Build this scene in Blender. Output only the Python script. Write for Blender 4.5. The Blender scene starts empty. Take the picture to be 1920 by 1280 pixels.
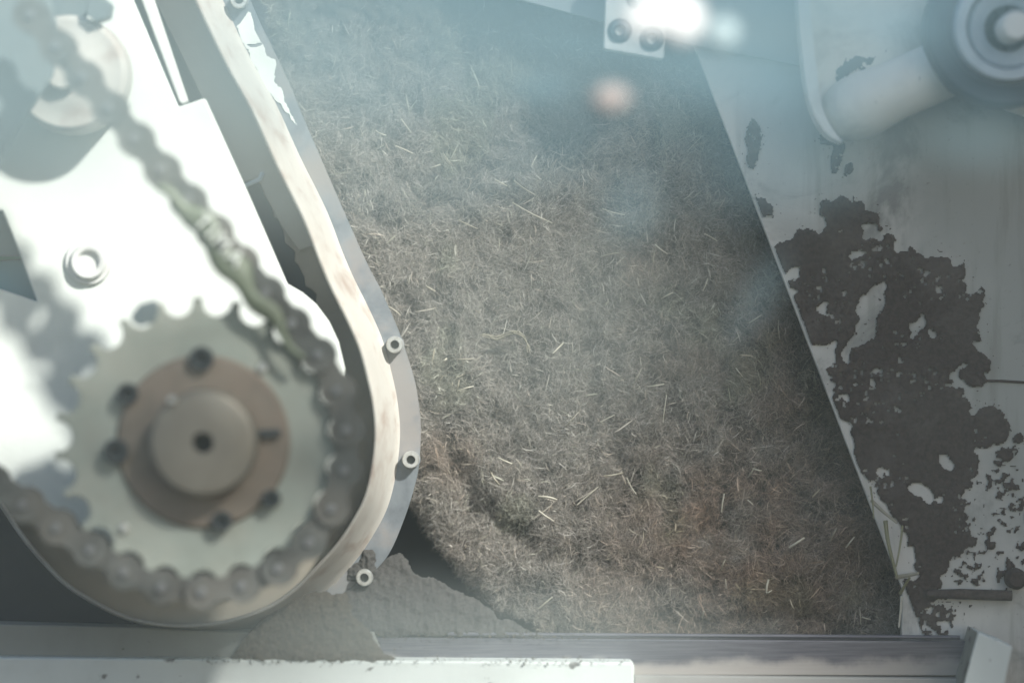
import bpy, bmesh, math, random
import numpy as np
from mathutils import Vector, Matrix

random.seed(7)
rng = np.random.default_rng(11)
scene = bpy.context.scene
col = scene.collection

# ------------------------------------------------------------------ camera, sky, sun, exposure
LENS, D0, Z0 = 114.0, 2.50, 1.20          # long lens; the bolted flange is 2.5 m away
cam_data = bpy.data.cameras.new("camera")
cam_data.lens = LENS
cam_data.sensor_width = 36.0
cam_data.clip_start = 0.05
cam_data.clip_end = 200.0
cam_data.dof.use_dof = True
cam_data.dof.focus_distance = 2.503
cam_data.dof.aperture_fstop = 1.22
cam_data.dof.aperture_blades = 0
cam = bpy.data.objects.new("camera", cam_data)
cam.location = (0, 0, Z0)
cam.rotation_euler = (math.radians(90), 0, 0)
col.objects.link(cam)
scene.camera = cam

SUN = Vector((0.50, -0.62, 0.60)).normalized()
SUN_EL = math.asin(SUN.z)
SUN_ROT = math.atan2(SUN.x, SUN.y)
world = bpy.data.worlds.new("World")
scene.world = world
world.use_nodes = True
wn = world.node_tree
bg = wn.nodes["Background"]
sky = wn.nodes.new("ShaderNodeTexSky")
sky.sky_type = 'NISHITA'
sky.sun_disc = False
sky.sun_elevation = SUN_EL
sky.sun_rotation = SUN_ROT
sky.air_density = 1.0
sky.dust_density = 1.2
wn.links.new(sky.outputs[0], bg.inputs[0])
bg.inputs[1].default_value = 0.085
sun_data = bpy.data.lights.new("sun", 'SUN')
sun_data.energy = 4.2
sun_data.angle = math.radians(3.8)            # thin high haze: soft-edged shadows
sun_data.color = (1.0, 0.985, 0.935)
sun = bpy.data.objects.new("sun", sun_data)
sun.rotation_euler = SUN.to_track_quat('Z', 'Y').to_euler()
sun.location = (3, -4, 5)
col.objects.link(sun)

scene.view_settings.view_transform = 'Standard'
scene.view_settings.look = 'None'
scene.view_settings.exposure = 0.72
scene.view_settings.gamma = 1.0
scene.render.engine = 'CYCLES'
scene.cycles.use_denoising = True
scene.cycles.sample_clamp_indirect = 3.0
scene.cycles.use_adaptive_sampling = False
scene.cycles.max_bounces = 6
scene.cycles.diffuse_bounces = 3
scene.cycles.glossy_bounces = 3
scene.cycles.volume_bounces = 1
scene.cycles.transparent_max_bounces = 8

# ------------------------------------------------------------------ helpers
def W(d):
    return 36.0 / LENS * d

def P(u, v, d):
    """a point of the place: u to the right and v down on the 1920 x 1280 grid of a drawing at depth d"""
    k = W(d) / 1920.0
    return ((u - 960.0) * k, d, Z0 + (640.0 - v) * k)

def px(n, d):
    return n * W(d) / 1920.0

def link(o, parent=None):
    col.objects.link(o)
    if parent is not None:
        base = Vector((0, 0, 0))
        q = parent
        while q is not None:
            base += Vector(q.location)
            q = q.parent
        o.parent = parent
        o.location = Vector(o.location) - base
    return o

def tag(o, label=None, cat=None, group=None, kind=None):
    if label: o["label"] = label
    if cat: o["category"] = cat
    if group: o["group"] = group
    if kind: o["kind"] = kind
    return o

def thing(name, loc, label, cat, group=None):
    o = bpy.data.objects.new(name, None)
    o.empty_display_size = 0.02
    o.location = loc
    col.objects.link(o)
    return tag(o, label, cat, group)

def bm_object(name, bm, mat, parent=None, smooth=35, bevel=0.0, origin=None):
    bmesh.ops.recalc_face_normals(bm, faces=bm.faces)
    me = bpy.data.meshes.new(name)
    co = [v.co.copy() for v in bm.verts]
    if origin is None:
        lo = Vector([min(c[i] for c in co) for i in range(3)])
        hi = Vector([max(c[i] for c in co) for i in range(3)])
        origin = (lo + hi) / 2
    bmesh.ops.translate(bm, verts=bm.verts, vec=-Vector(origin))
    bm.to_mesh(me)
    bm.free()
    if smooth:
        me.polygons.foreach_set("use_smooth", [True] * len(me.polygons))
        me.set_sharp_from_angle(angle=math.radians(smooth))
    me.materials.append(mat)
    o = bpy.data.objects.new(name, me)
    o.location = origin
    link(o, parent)
    if bevel:
        b = o.modifiers.new("soft_edge", 'BEVEL')
        b.width = bevel
        b.segments = 2
        b.limit_method = 'ANGLE'
        b.angle_limit = math.radians(40)
    return o

def np_object(name, verts, faces, mat, parent=None, smooth=True, colors=None):
    """big meshes from arrays; faces is an n x 4 array"""
    verts = np.asarray(verts, dtype=np.float32)
    faces = np.asarray(faces, dtype=np.int32)
    c = (verts.min(0) + verts.max(0)) / 2
    me = bpy.data.meshes.new(name)
    me.vertices.add(len(verts))
    me.vertices.foreach_set("co", (verts - c).ravel())
    nf, k = faces.shape
    me.loops.add(nf * k)
    me.loops.foreach_set("vertex_index", faces.ravel())
    me.polygons.add(nf)
    me.polygons.foreach_set("loop_start", np.arange(nf, dtype=np.int32) * k)
    me.polygons.foreach_set("loop_total", np.full(nf, k, dtype=np.int32))
    if smooth:
        me.polygons.foreach_set("use_smooth", np.ones(nf, dtype=bool))
    if colors is not None:
        a = me.attributes.new("fibre_tint", 'FLOAT_COLOR', 'POINT')
        a.data.foreach_set("color", np.asarray(colors, dtype=np.float32).ravel())
    me.update(calc_edges=True)
    me.materials.append(mat)
    o = bpy.data.objects.new(name, me)
    o.location = Vector([float(q) for q in c])
    return link(o, parent)

def poly_bm(pts, d, thick, holes=None):
    """a plate: outline pts (u, v) with its front face at depth d"""
    bm = bmesh.new()
    vs = [bm.verts.new(P(u, v, d)) for u, v in pts]
    f = bm.faces.new(vs)
    r = bmesh.ops.extrude_face_region(bm, geom=[f])
    ev = [e for e in r["geom"] if isinstance(e, bmesh.types.BMVert)]
    bmesh.ops.translate(bm, verts=ev, vec=(0, thick, 0))
    return bm

def plate(name, pts, d, thick, mat, parent=None, bevel=0.0008):
    return bm_object(name, poly_bm(pts, d, thick), mat, parent, smooth=35, bevel=bevel)

def lathe_bm(cx, cz, prof, n=64):
    """revolve (radius, depth) about the axis that runs away from the camera"""
    bm = bmesh.new()
    rings = []
    for r, y in prof:
        if r <= 1e-6:
            rings.append([bm.verts.new((cx, y, cz))])
        else:
            rings.append([bm.verts.new((cx + r * math.cos(2 * math.pi * i / n), y, cz + r * math.sin(2 * math.pi * i / n))) for i in range(n)])
    for a, b in zip(rings, rings[1:]):
        for i in range(n):
            j = (i + 1) % n
            if len(a) == 1 and len(b) == 1:
                continue
            if len(a) == 1:
                bm.faces.new((a[0], b[i], b[j]))
            elif len(b) == 1:
                bm.faces.new((a[i], b[0], a[j]))
            else:
                bm.faces.new((a[i], b[i], b[j], a[j]))
    return bm

def lathe(name, u, v, d, prof, mat, parent=None, n=64, smooth=35):
    """prof: (radius in drawing units at depth d, depth offset in metres)"""
    x, _, z = P(u, v, d)
    k = px(1, d)
    return bm_object(name, lathe_bm(x, z, [(r * k, d + y) for r, y in prof], n), mat, parent, smooth=smooth)

def tube_bm(path, radii, n=10, caps=True):
    bm = bmesh.new()
    pts = [Vector(p) for p in path]
    rings = []
    up = Vector((0, 1, 0))
    for i, p in enumerate(pts):
        t = (pts[min(i + 1, len(pts) - 1)] - pts[max(i - 1, 0)]).normalized()
        a = t.cross(up)
        if a.length < 1e-4:
            a = t.cross(Vector((1, 0, 0)))
        a.normalize()
        b = t.cross(a).normalized()
        r = radii[i] if hasattr(radii, "__len__") else radii
        rings.append([bm.verts.new(p + r * (a * math.cos(2 * math.pi * k / n) + b * math.sin(2 * math.pi * k / n))) for k in range(n)])
    for r0, r1 in zip(rings, rings[1:]):
        for k in range(n):
            j = (k + 1) % n
            bm.faces.new((r0[k], r0[j], r1[j], r1[k]))
    if caps:
        bm.faces.new(rings[0])
        bm.faces.new(list(reversed(rings[-1])))
    return bm

def spline(pts, n=8):
    """Catmull-Rom through pts (tuples of any length)"""
    out = []
    m = len(pts)
    for i in range(m - 1):
        p0, p1, p2, p3 = pts[max(i - 1, 0)], pts[i], pts[i + 1], pts[min(i + 2, m - 1)]
        for s in range(n):
            t = s / n
            out.append(tuple(0.5 * ((2 * b) + (-a + c) * t + (2 * a - 5 * b + 4 * c - e) * t * t + (-a + 3 * b - 3 * c + e) * t ** 3)
                             for a, b, c, e in zip(p0, p1, p2, p3)))
    out.append(tuple(pts[-1]))
    return out

def vnoise(x, y, seed=0):
    """smooth value noise in 0..1 on arrays"""
    xi, yi = np.floor(x).astype(np.int64), np.floor(y).astype(np.int64)
    xf, yf = x - xi, y - yi
    def h(a, b):
        n = (a * 374761393 + b * 668265263 + seed * 1274126177) & 0xFFFFFFFF
        n = ((n ^ (n >> 13)) * 1274126177) & 0xFFFFFFFF
        return ((n ^ (n >> 16)) & 0xFFFF) / 65535.0
    u, v = xf * xf * (3 - 2 * xf), yf * yf * (3 - 2 * yf)
    return (h(xi, yi) * (1 - u) + h(xi + 1, yi) * u) * (1 - v) + (h(xi, yi + 1) * (1 - u) + h(xi + 1, yi + 1) * u) * v

def fbm(x, y, seed=0, octv=4):
    s, a, t = 0, 1.0, 0
    for i in range(octv):
        s = s + a * vnoise(x * 2 ** i, y * 2 ** i, seed + i * 17)
        t += a
        a *= 0.5
    return s / t

def in_poly(x, y, poly):
    inside = np.zeros(x.shape, dtype=bool)
    n = len(poly)
    for i in range(n):
        x0, y0 = poly[i]
        x1, y1 = poly[(i + 1) % n]
        if y0 == y1:
            continue
        c = ((y0 > y) != (y1 > y)) & (x < (x1 - x0) * (y - y0) / (y1 - y0) + x0)
        inside ^= c
    return inside

def blur(a, r, times=2):
    for _ in range(times):
        for ax in (0, 1):
            k = 2 * r + 1
            p = np.pad(a, [(r + 1, r) if i == ax else (0, 0) for i in (0, 1)], mode='edge').cumsum(axis=ax)
            if ax == 0:
                a = (p[k:] - p[:-k]) / k
            else:
                a = (p[:, k:] - p[:, :-k]) / k
    return a

def sheet(name, U, V, DEP, mask, mat, parent=None):
    """a relief built from a grid: vertices at depth DEP where mask holds, one face per full cell"""
    k = W(1.0) / 1920.0
    X = (U - 960.0) * k * DEP
    Zc = Z0 + (640.0 - V) * k * DEP
    idx = -np.ones(mask.shape, dtype=np.int64)
    cell = mask[:-1, :-1] & mask[1:, :-1] & mask[:-1, 1:] & mask[1:, 1:]
    use = np.zeros(mask.shape, dtype=bool)
    use[:-1, :-1] |= cell; use[1:, :-1] |= cell; use[:-1, 1:] |= cell; use[1:, 1:] |= cell
    idx[use] = np.arange(use.sum())
    verts = np.stack([X[use], DEP[use], Zc[use]], axis=1)
    i, j = np.nonzero(cell)
    faces = np.stack([idx[i, j], idx[i + 1, j], idx[i + 1, j + 1], idx[i, j + 1]], axis=1)
    return np_object(name, verts, faces, mat, parent)

# ------------------------------------------------------------------ materials
def srgb(r, g, b):
    f = lambda c: (c / 12.92 if c <= 0.04045 else ((c + 0.055) / 1.055) ** 2.4)
    return (f(r / 255), f(g / 255), f(b / 255), 1.0)

class NT:
    def __init__(self, name):
        self.m = bpy.data.materials.new(name)
        self.m.use_nodes = True
        self.t = self.m.node_tree
        self.b = self.t.nodes["Principled BSDF"]
        self.out = self.t.nodes["Material Output"]
        tc = self.t.nodes.new("ShaderNodeNewGeometry")
        self.pos = tc.outputs["Position"]
    def n(self, kind, **kw):
        x = self.t.nodes.new(kind)
        for k, v in kw.items():
            setattr(x, k, v)
        return x
    def l(self, a, b):
        self.t.links.new(a, b)
    def noise(self, scale, detail=4, rough=0.6, stretch=None, dist=0.0, off=0.0):
        v = self.pos
        mp = self.n("ShaderNodeMapping")
        mp.inputs["Scale"].default_value = stretch or (1, 1, 1)
        mp.inputs["Location"].default_value = (off, off * 0.7, off * 1.3)
        self.l(v, mp.inputs["Vector"])
        x = self.n("ShaderNodeTexNoise")
        x.inputs["Scale"].default_value = scale
        x.inputs["Detail"].default_value = detail
        x.inputs["Roughness"].default_value = rough
        x.inputs["Distortion"].default_value = dist
        self.l(mp.outputs[0], x.inputs["Vector"])
        return x.outputs["Fac"]
    def step(self, fac, lo, hi, a=0.0, b=1.0):
        x = self.n("ShaderNodeMapRange", interpolation_type='SMOOTHSTEP')
        x.inputs["From Min"].default_value = lo
        x.inputs["From Max"].default_value = hi
        x.inputs["To Min"].default_value = a
        x.inputs["To Max"].default_value = b
        self.l(fac, x.inputs["Value"])
        return x.outputs[0]
    def mix(self, fac, a, b):
        x = self.n("ShaderNodeMix", data_type='RGBA')
        for s, q in ((0, fac), (6, a), (7, b)):
            if isinstance(q, (tuple, list, float, int)):
                x.inputs[s].default_value = q
            else:
                self.l(q, x.inputs[s])
        return x.outputs[2]
    def math(self, op, a, b=0.0):
        x = self.n("ShaderNodeMath", operation=op)
        for i, q in enumerate((a, b)):
            if isinstance(q, (float, int)):
                x.inputs[i].default_value = q
            else:
                self.l(q, x.inputs[i])
        return x.outputs[0]
    def bump(self, h, strength=0.3, dist=0.001):
        x = self.n("ShaderNodeBump")
        x.inputs["Strength"].default_value = strength
        x.inputs["Distance"].default_value = dist
        self.l(h, x.inputs["Height"])
        self.l(x.outputs[0], self.b.inputs["Normal"])
    def done(self, base, rough=0.5, metal=0.0):
        if isinstance(base, tuple): self.b.inputs["Base Color"].default_value = base
        else: self.l(base, self.b.inputs["Base Color"])
        if isinstance(rough, float): self.b.inputs["Roughness"].default_value = rough
        else: self.l(rough, self.b.inputs["Roughness"])
        self.b.inputs["Metallic"].default_value = metal
        return self.m

def c4(r, g, b):
    return (r, g, b, 1.0)

def paint(name, base, dirt, dirt_amt=0.3, chip=None, chip_at=0.68, rough=0.45, grime_scale=14):
    t = NT(name)
    g = t.noise(grime_scale, 6, 0.62, dist=0.4)
    f = t.step(g, 0.45, 0.75, 0.0, dirt_amt)
    c = t.mix(f, base, dirt)
    fine = t.noise(900, 3, 0.7)
    c = t.mix(t.step(fine, 0.62, 0.8, 0, 0.35), c, dirt)
    if chip:
        ch = t.noise(55, 7, 0.66, dist=0.6, off=3.1)
        c = t.mix(t.step(ch, chip_at, chip_at + 0.02), c, chip)
    t.bump(t.noise(350, 4), 0.15, 0.0008)
    return t.done(c, t.step(g, 0.3, 0.8, rough, rough + 0.25))

def steel(name, base, dark, rough=0.35, metal=0.85, stretch=None, dust=None, dust_amt=0.5, scale=30):
    t = NT(name)
    g = t.noise(scale, 6, 0.65, stretch=stretch, dist=0.3)
    c = t.mix(t.step(g, 0.35, 0.7), base, dark)
    if dust:
        dn = t.noise(16, 6, 0.6, off=5.0)
        dm = t.step(dn, 0.42, 0.62, 0.0, dust_amt)
        c = t.mix(dm, c, dust)
        x = t.math('MULTIPLY', t.math('SUBTRACT', 1.0, dm), metal)
        t.l(x, t.b.inputs["Metallic"])
        t.bump(t.noise(500, 4), 0.15, 0.0006)
        m = t.done(c, t.step(dn, 0.35, 0.65, rough, 0.85))
        t.l(x, t.b.inputs["Metallic"])
        return m
    t.bump(t.noise(400, 4, stretch=stretch), 0.12, 0.0005)
    return t.done(c, t.step(g, 0.3, 0.7, rough, rough + 0.2), metal)

M = {}
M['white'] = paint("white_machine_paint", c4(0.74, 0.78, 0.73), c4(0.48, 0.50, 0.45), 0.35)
M['white_chip'] = paint("chipped_white_paint", c4(0.64, 0.69, 0.66), c4(0.38, 0.40, 0.37), 0.35, c4(0.18, 0.18, 0.17), 0.63)
M['panel'] = paint("weathered_grey_white_paint", c4(0.38, 0.40, 0.39), c4(0.15, 0.155, 0.15), 0.7, c4(0.13, 0.12, 0.11), 0.74, 0.6, 9)
def panel_mat():
    t = NT("weathered_panel_paint")
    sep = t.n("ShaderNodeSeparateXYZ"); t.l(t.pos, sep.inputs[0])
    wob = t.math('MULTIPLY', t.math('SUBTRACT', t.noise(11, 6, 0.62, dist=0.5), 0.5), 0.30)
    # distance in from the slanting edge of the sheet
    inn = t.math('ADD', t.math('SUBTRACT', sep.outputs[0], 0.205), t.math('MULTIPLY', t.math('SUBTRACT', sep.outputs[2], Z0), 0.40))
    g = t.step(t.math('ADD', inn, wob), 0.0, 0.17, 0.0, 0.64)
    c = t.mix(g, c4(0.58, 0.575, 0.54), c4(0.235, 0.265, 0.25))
    streak = t.noise(60, 5, 0.6, stretch=(1, 1, 0.12), off=2.0)
    c = t.mix(t.step(streak, 0.52, 0.75, 0, 0.45), c, c4(0.20, 0.20, 0.17))
    blot = t.noise(13, 6, 0.65, dist=0.8, off=7.7)
    c = t.mix(t.step(blot, 0.50, 0.68, 0, 0.65), c, c4(0.13, 0.135, 0.13))
    rust = t.noise(30, 7, 0.7, off=4.0)
    c = t.mix(t.step(rust, 0.64, 0.72, 0, 0.5), c, c4(0.24, 0.16, 0.12))
    spk = t.noise(260, 4, 0.7, off=1.0)
    c = t.mix(t.step(spk, 0.63, 0.72, 0, 0.5), c, c4(0.14, 0.13, 0.12))
    t.bump(t.noise(300, 4), 0.15, 0.0008)
    return t.done(c, 0.6)
M['panel'] = panel_mat()
M['arm'] = paint("arm_white_paint", c4(0.80, 0.785, 0.70), c4(0.30, 0.29, 0.25), 0.6, c4(0.12, 0.13, 0.13), 0.67, 0.4, 20)
M['lip'] = paint("lip_white_paint", c4(0.72, 0.73, 0.70), c4(0.35, 0.34, 0.32), 0.4, c4(0.2, 0.2, 0.2), 0.73, 0.4, 40)
M['rim'] = paint("cream_dusty_rim", c4(0.54, 0.52, 0.465), c4(0.35, 0.275, 0.225), 0.9, c4(0.22, 0.17, 0.13), 0.70, rough=0.55, grime_scale=32)
M['flange'] = steel("dusty_flange_steel", c4(0.24, 0.27, 0.29), c4(0.16, 0.18, 0.20), 0.42, 0.5, None, c4(0.25, 0.235, 0.22), 0.9)
M['base'] = paint("dark_base_plate", c4(0.045, 0.07, 0.08), c4(0.10, 0.10, 0.09), 0.4, None, rough=0.6)
M['tan'] = paint("tan_dust_layer", c4(0.43, 0.40, 0.335), c4(0.31, 0.275, 0.225), 0.6, None, rough=0.9, grime_scale=22)
M['taupe'] = paint("taupe_channel_paint", c4(0.45, 0.44, 0.385), c4(0.32, 0.30, 0.26), 0.5, None, rough=0.6, grime_scale=12)
M['speckle'] = paint('speckled_block_side', c4(0.26, 0.27, 0.24), c4(0.15, 0.14, 0.12), 0.6, c4(0.05, 0.045, 0.04), 0.54)
M['sprocket'] = steel("sprocket_steel", c4(0.35, 0.385, 0.335), c4(0.28, 0.305, 0.26), 0.5, 0.25, None, c4(0.36, 0.365, 0.31), 0.6, 18)
M['hub'] = steel("rusty_hub_steel", c4(0.225, 0.195, 0.155), c4(0.165, 0.138, 0.108), 0.5, 0.3, None, c4(0.26, 0.205, 0.16), 0.6, 22)
M['boss'] = steel("shaft_end_steel", c4(0.245, 0.225, 0.18), c4(0.19, 0.165, 0.13), 0.42, 0.35, None, c4(0.26, 0.245, 0.205), 0.5, 30)
M['hole'] = paint("black_oxide_socket", c4(0.035, 0.045, 0.048), c4(0.08, 0.08, 0.07), 0.3, None, rough=0.55)
M['chain'] = steel("oily_chain_steel", c4(0.13, 0.138, 0.128), c4(0.07, 0.072, 0.066), 0.38, 0.5, None, c4(0.16, 0.148, 0.125), 0.6, 40)
M['pin'] = steel("worn_pin_steel", c4(0.30, 0.31, 0.31), c4(0.20, 0.20, 0.20), 0.35, 0.6)
M['zinc'] = steel("zinc_bolt_steel", c4(0.70, 0.72, 0.70), c4(0.34, 0.33, 0.29), 0.25, 0.6, None, None, 0.4, 60)
M['slate'] = paint("slate_blue_paint", c4(0.12, 0.16, 0.17), c4(0.20, 0.20, 0.18), 0.4, None, rough=0.5)
M['arm_slate'] = paint('slate_grey_arm_paint', c4(0.16, 0.20, 0.205), c4(0.24, 0.25, 0.23), 0.5, None, rough=0.5)
M['green'] = paint("green_paint", c4(0.02, 0.22, 0.09), c4(0.10, 0.13, 0.10), 0.3, None, rough=0.5)
M['blue'] = paint('blue_panel_paint', c4(0.07, 0.24, 0.32), c4(0.12, 0.18, 0.2), 0.3, None, rough=0.5)
M['strap'] = paint("green_printed_tape", c4(0.13, 0.155, 0.10), c4(0.19, 0.20, 0.15), 0.6, None, rough=0.4)
M['letter'] = paint("white_print", c4(0.75, 0.78, 0.72), c4(0.5, 0.5, 0.45), 0.3, None)
M['void'] = paint("dark_chamber_steel", c4(0.035, 0.040, 0.050), c4(0.06, 0.06, 0.06), 0.4, None, rough=0.7)
M['upper'] = paint("blue_grey_panel_paint", c4(0.30, 0.33, 0.34), c4(0.20, 0.21, 0.22), 0.5, None, rough=0.5)
M['ring'] = paint("grey_ring_paint", c4(0.075, 0.11, 0.135), c4(0.05, 0.07, 0.085), 0.4, None, rough=0.4)
M['ring_light'] = steel("light_ring_steel", c4(0.54, 0.62, 0.68), c4(0.40, 0.48, 0.54), 0.45, 0.2, None, None, 0.3, 20)
M['cap'] = paint("pale_pin_end", c4(0.85, 0.82, 0.77), c4(0.6, 0.57, 0.52), 0.4, None)
M['ledge'] = paint("dusty_grey_ledge", c4(0.23, 0.24, 0.22), c4(0.16, 0.16, 0.145), 0.6, None, rough=0.8)
M['grey_strip'] = paint("grey_strip_paint", c4(0.34, 0.34, 0.32), c4(0.25, 0.24, 0.22), 0.5, None, rough=0.6)

def rail_mat():
    t = NT("brushed_rail_steel")
    st = t.noise(40, 8, 0.7, stretch=(0.5, 1, 18))
    c = t.mix(t.step(st, 0.35, 0.68), c4(0.085, 0.085, 0.105), c4(0.16, 0.16, 0.18))
    sep = t.n("ShaderNodeSeparateXYZ"); t.l(t.pos, sep.inputs[0])
    e = t.math('ADD', sep.outputs[2], t.math('MULTIPLY', t.noise(18, 6, 0.6), -0.035))
    zb = Z0 - px(1248 - 640, 2.47) - 0.0175
    dm = t.step(e, zb + 0.008, zb - 0.002, 0.0, 0.72)
    c = t.mix(dm, c, c4(0.46, 0.43, 0.39))
    t.bump(st, 0.15, 0.0006)
    return t.done(c, t.step(dm, 0, 1, 0.42, 0.85), 0.25)
M['rail'] = rail_mat()

def grain(name, a, b, c_, scale=420):
    t = NT(name)
    n1 = t.noise(scale, 5, 0.7)
    n2 = t.noise(26, 5, 0.6)
    c = t.mix(t.step(n1, 0.3, 0.72), a, b)
    c = t.mix(t.step(n2, 0.4, 0.7, 0, 0.7), c, c_)
    t.bump(n1, 0.35, 0.0012)
    return t.done(c, 0.95)
M['dust_a'] = grain("brown_dust", c4(0.050, 0.042, 0.031), c4(0.115, 0.099, 0.076), c4(0.080, 0.069, 0.053))
M['dust_b'] = grain("grey_dust", c4(0.042, 0.041, 0.038), c4(0.088, 0.085, 0.079), c4(0.062, 0.060, 0.056))
M['crust'] = grain("dark_chaff_crust", c4(0.062, 0.053, 0.050), c4(0.110, 0.094, 0.086), c4(0.092, 0.086, 0.084), 300)
def crust_mat():
    t = NT("dark_chaff_crust")
    n1 = t.noise(300, 5, 0.7); n2 = t.noise(20, 6, 0.65, dist=0.5); n3 = t.noise(70, 5, 0.7, off=6.0)
    c = t.mix(t.step(n1, 0.3, 0.72), c4(0.042, 0.031, 0.028), c4(0.080, 0.060, 0.052))
    c = t.mix(t.step(n2, 0.48, 0.66, 0, 0.8), c, c4(0.100, 0.083, 0.075))
    c = t.mix(t.step(n3, 0.58, 0.70, 0, 0.6), c, c4(0.12, 0.094, 0.075))
    t.bump(n1, 0.5, 0.0015)
    return t.done(c, 0.95)
M['crust'] = crust_mat()
M['hay_core'] = grain("matted_hay_core", c4(0.04, 0.037, 0.031), c4(0.09, 0.083, 0.07), c4(0.065, 0.06, 0.05), 700)

def fibre(name):
    t = NT(name)
    a = t.n("ShaderNodeAttribute", attribute_name="fibre_tint")
    t.b.inputs["Specular IOR Level"].default_value = 0.35
    return t.done(a.outputs["Color"], 0.6)
M['fibre'] = fibre("dry_hay_fibre")
def straw_mat(name, a, b):
    t = NT(name)
    return t.done(t.mix(t.noise(160, 3), a, b), 0.4)
M['straw'] = straw_mat("pale_straw", c4(0.36, 0.335, 0.26), c4(0.60, 0.575, 0.47))
M['straw_dim'] = straw_mat("dull_straw", c4(0.26, 0.235, 0.175), c4(0.38, 0.355, 0.28))
M['stem'] = straw_mat("olive_stem", c4(0.16, 0.16, 0.08), c4(0.26, 0.25, 0.15))

# ------------------------------------------------------------------ large setting: dark chamber wall behind everything
bk = plate("back_wall", [(-700, -600), (2700, -600), (2700, 1900), (-700, 1900)], 2.60, 0.02, M['void'])
tag(bk, "dark steel wall of the pressing chamber far behind the hay", "wall", None, "structure")

# an unseen sheet added out of the frame towards the sun, that shades the right part of the machine
a3, b3 = Vector(P(960, -120, 2.5)), Vector(P(1390, 1400, 2.5))
edge = (b3 - a3).normalized()
away = edge.cross(SUN).normalized()
if away.x < 0: away = -away
mid = (a3 + b3) / 2 + SUN * 3.0
bm = bmesh.new()
for t0 in (-3.2, 3.2):
    for s0 in (0.0, 2.2):
        for h0 in (0, 0.12):
            bm.verts.new(mid + edge * t0 + away * s0 + SUN * h0)
bmesh.ops.convex_hull(bm, input=bm.verts)
blocker = bm_object("shed_roof", bm, M['ledge'], None, smooth=0)
tag(blocker, "grey roof sheet of a neighbouring shed shading the machine", "roof", None, "structure")

# ------------------------------------------------------------------ right side panel
side = thing("side_panel", P(1800, 1180, 2.495), "weathered grey white painted steel side panel with dark dirt stuck on it", "panel")
plate("panel_sheet", [(1222, -120), (1692, 1104), (1688, 1300), (2300, 1300), (2300, -120)], 2.495, 0.008, M['panel'], side)
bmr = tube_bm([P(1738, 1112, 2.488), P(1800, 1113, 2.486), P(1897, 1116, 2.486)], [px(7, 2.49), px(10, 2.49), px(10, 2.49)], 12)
bm_object("latch_rod", bmr, M['crust'], side)  # dark bar standing in for a soft shadow band on the panel
lathe("latch_knob", 1908, 1086, 2.478, [(0, 0), (14, 0.001), (20, 0.006), (20, 0.016), (0, 0.018)], M['crust'], side, 24)
bmr = tube_bm([P(1832, 713, 2.494), P(1880, 714, 2.494), P(1960, 719, 2.494)], px(2.4, 2.49), 8)
bm_object("panel_seam", bmr, M['crust'], side)

# dark chaff crust on the panel: a relief of its own
res = 1.6
uu = np.arange(1380, 1960, res); vv = np.arange(215, 1210, res)
U, V = np.meshgrid(uu, vv)
wu = (fbm(U / 26, V / 26, 3, 3) - 0.5) * 26 + (vnoise(U / 11, V / 11, 5) - 0.5) * 9
wv = (fbm(U / 26, V / 26, 31, 3) - 0.5) * 26 + (vnoise(U / 9, V / 9, 8) - 0.5) * 9
Uw, Vw = U + wu, V + wv
main = [(1438,480),(1445,465),(1462,452),(1480,450),(1498,440),(1520,437),(1545,440),(1552,462),(1553,420),(1541,400),(1546,382),(1563,392),(1578,376),(1597,376),(1614,392),(1622,405),(1614,430),(1622,455),(1640,470),(1655,462),(1667,446),(1674,452),(1664,466),(1680,475),(1712,468),(1727,485),(1757,482),(1772,495),(1807,500),(1810,545),(1800,562),(1815,548),(1842,545),(1846,562),(1836,590),(1825,600),(1834,625),(1820,645),(1824,665),(1805,682),(1790,697),(1775,690),(1765,705),(1800,735),(1812,760),(1827,790),(1827,830),(1822,900),(1800,925),(1810,950),(1800,985),(1827,1010),(1790,1040),(1762,1070),(1762,1100),(1742,1145),(1700,1160),(1694,1190),(1690,1112),(1722,1078),(1712,1020),(1680,975),(1655,940),(1640,900),(1612,862),(1600,830),(1608,802),(1594,790),(1560,782),(1554,765),(1570,715),(1562,690),(1565,668),(1590,640),(1580,632),(1548,648),(1520,640),(1510,620),(1500,590),(1485,572),(1474,545),(1468,512),(1450,500)]
wu *= 0.35; wv *= 0.35; Uw, Vw = U + wu, V + wv
mask = in_poly(Uw, Vw, main)
lr = random.Random(5)
for (x0, y0), (x1, y1) in zip(main, main[1:] + main[:1]):
    m_ = max(1, int(math.hypot(x1 - x0, y1 - y0) / 9))
    for q in range(m_):
        if lr.random() < 0.62:
            t_ = (q + lr.random()) / m_; x0 += lr.uniform(-3, 3); y0 += lr.uniform(-3, 3)
            mask |= (Uw - x0 - (x1 - x0) * t_) ** 2 + (Vw - y0 - (y1 - y0) * t_) ** 2 < lr.choice((3.0, 5.0, 7.5, 10.0, 13.0)) ** 2
def ell(cx, cy, a, b, rot=0.0):
    c, s = math.cos(math.radians(rot)), math.sin(math.radians(rot))
    x, y = Uw - cx, Vw - cy
    return ((x * c + y * s) / a) ** 2 + ((-x * s + y * c) / b) ** 2 < 1
for e in [(1402,370,18,16),(1424,386,17,15),(1438,396,12,16),(1632,408,16,15),(1648,428,7,8),(1636,455,14,12),(1836,688,22,30),(1812,702,14,13),(1830,712,20,12),(1854,790,28,30),(1872,806,24,28),(1842,828,20,16),(1884,852,15,13),(1910,822,10,12),(1896,912,18,8),(1872,866,9,8),(1412,262,14,40),(1408,300,10,18),(1570,296,12,34,20),(1556,262,22,14),(1590,318,9,16,30)]:
    mask |= ell(*e)
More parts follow.
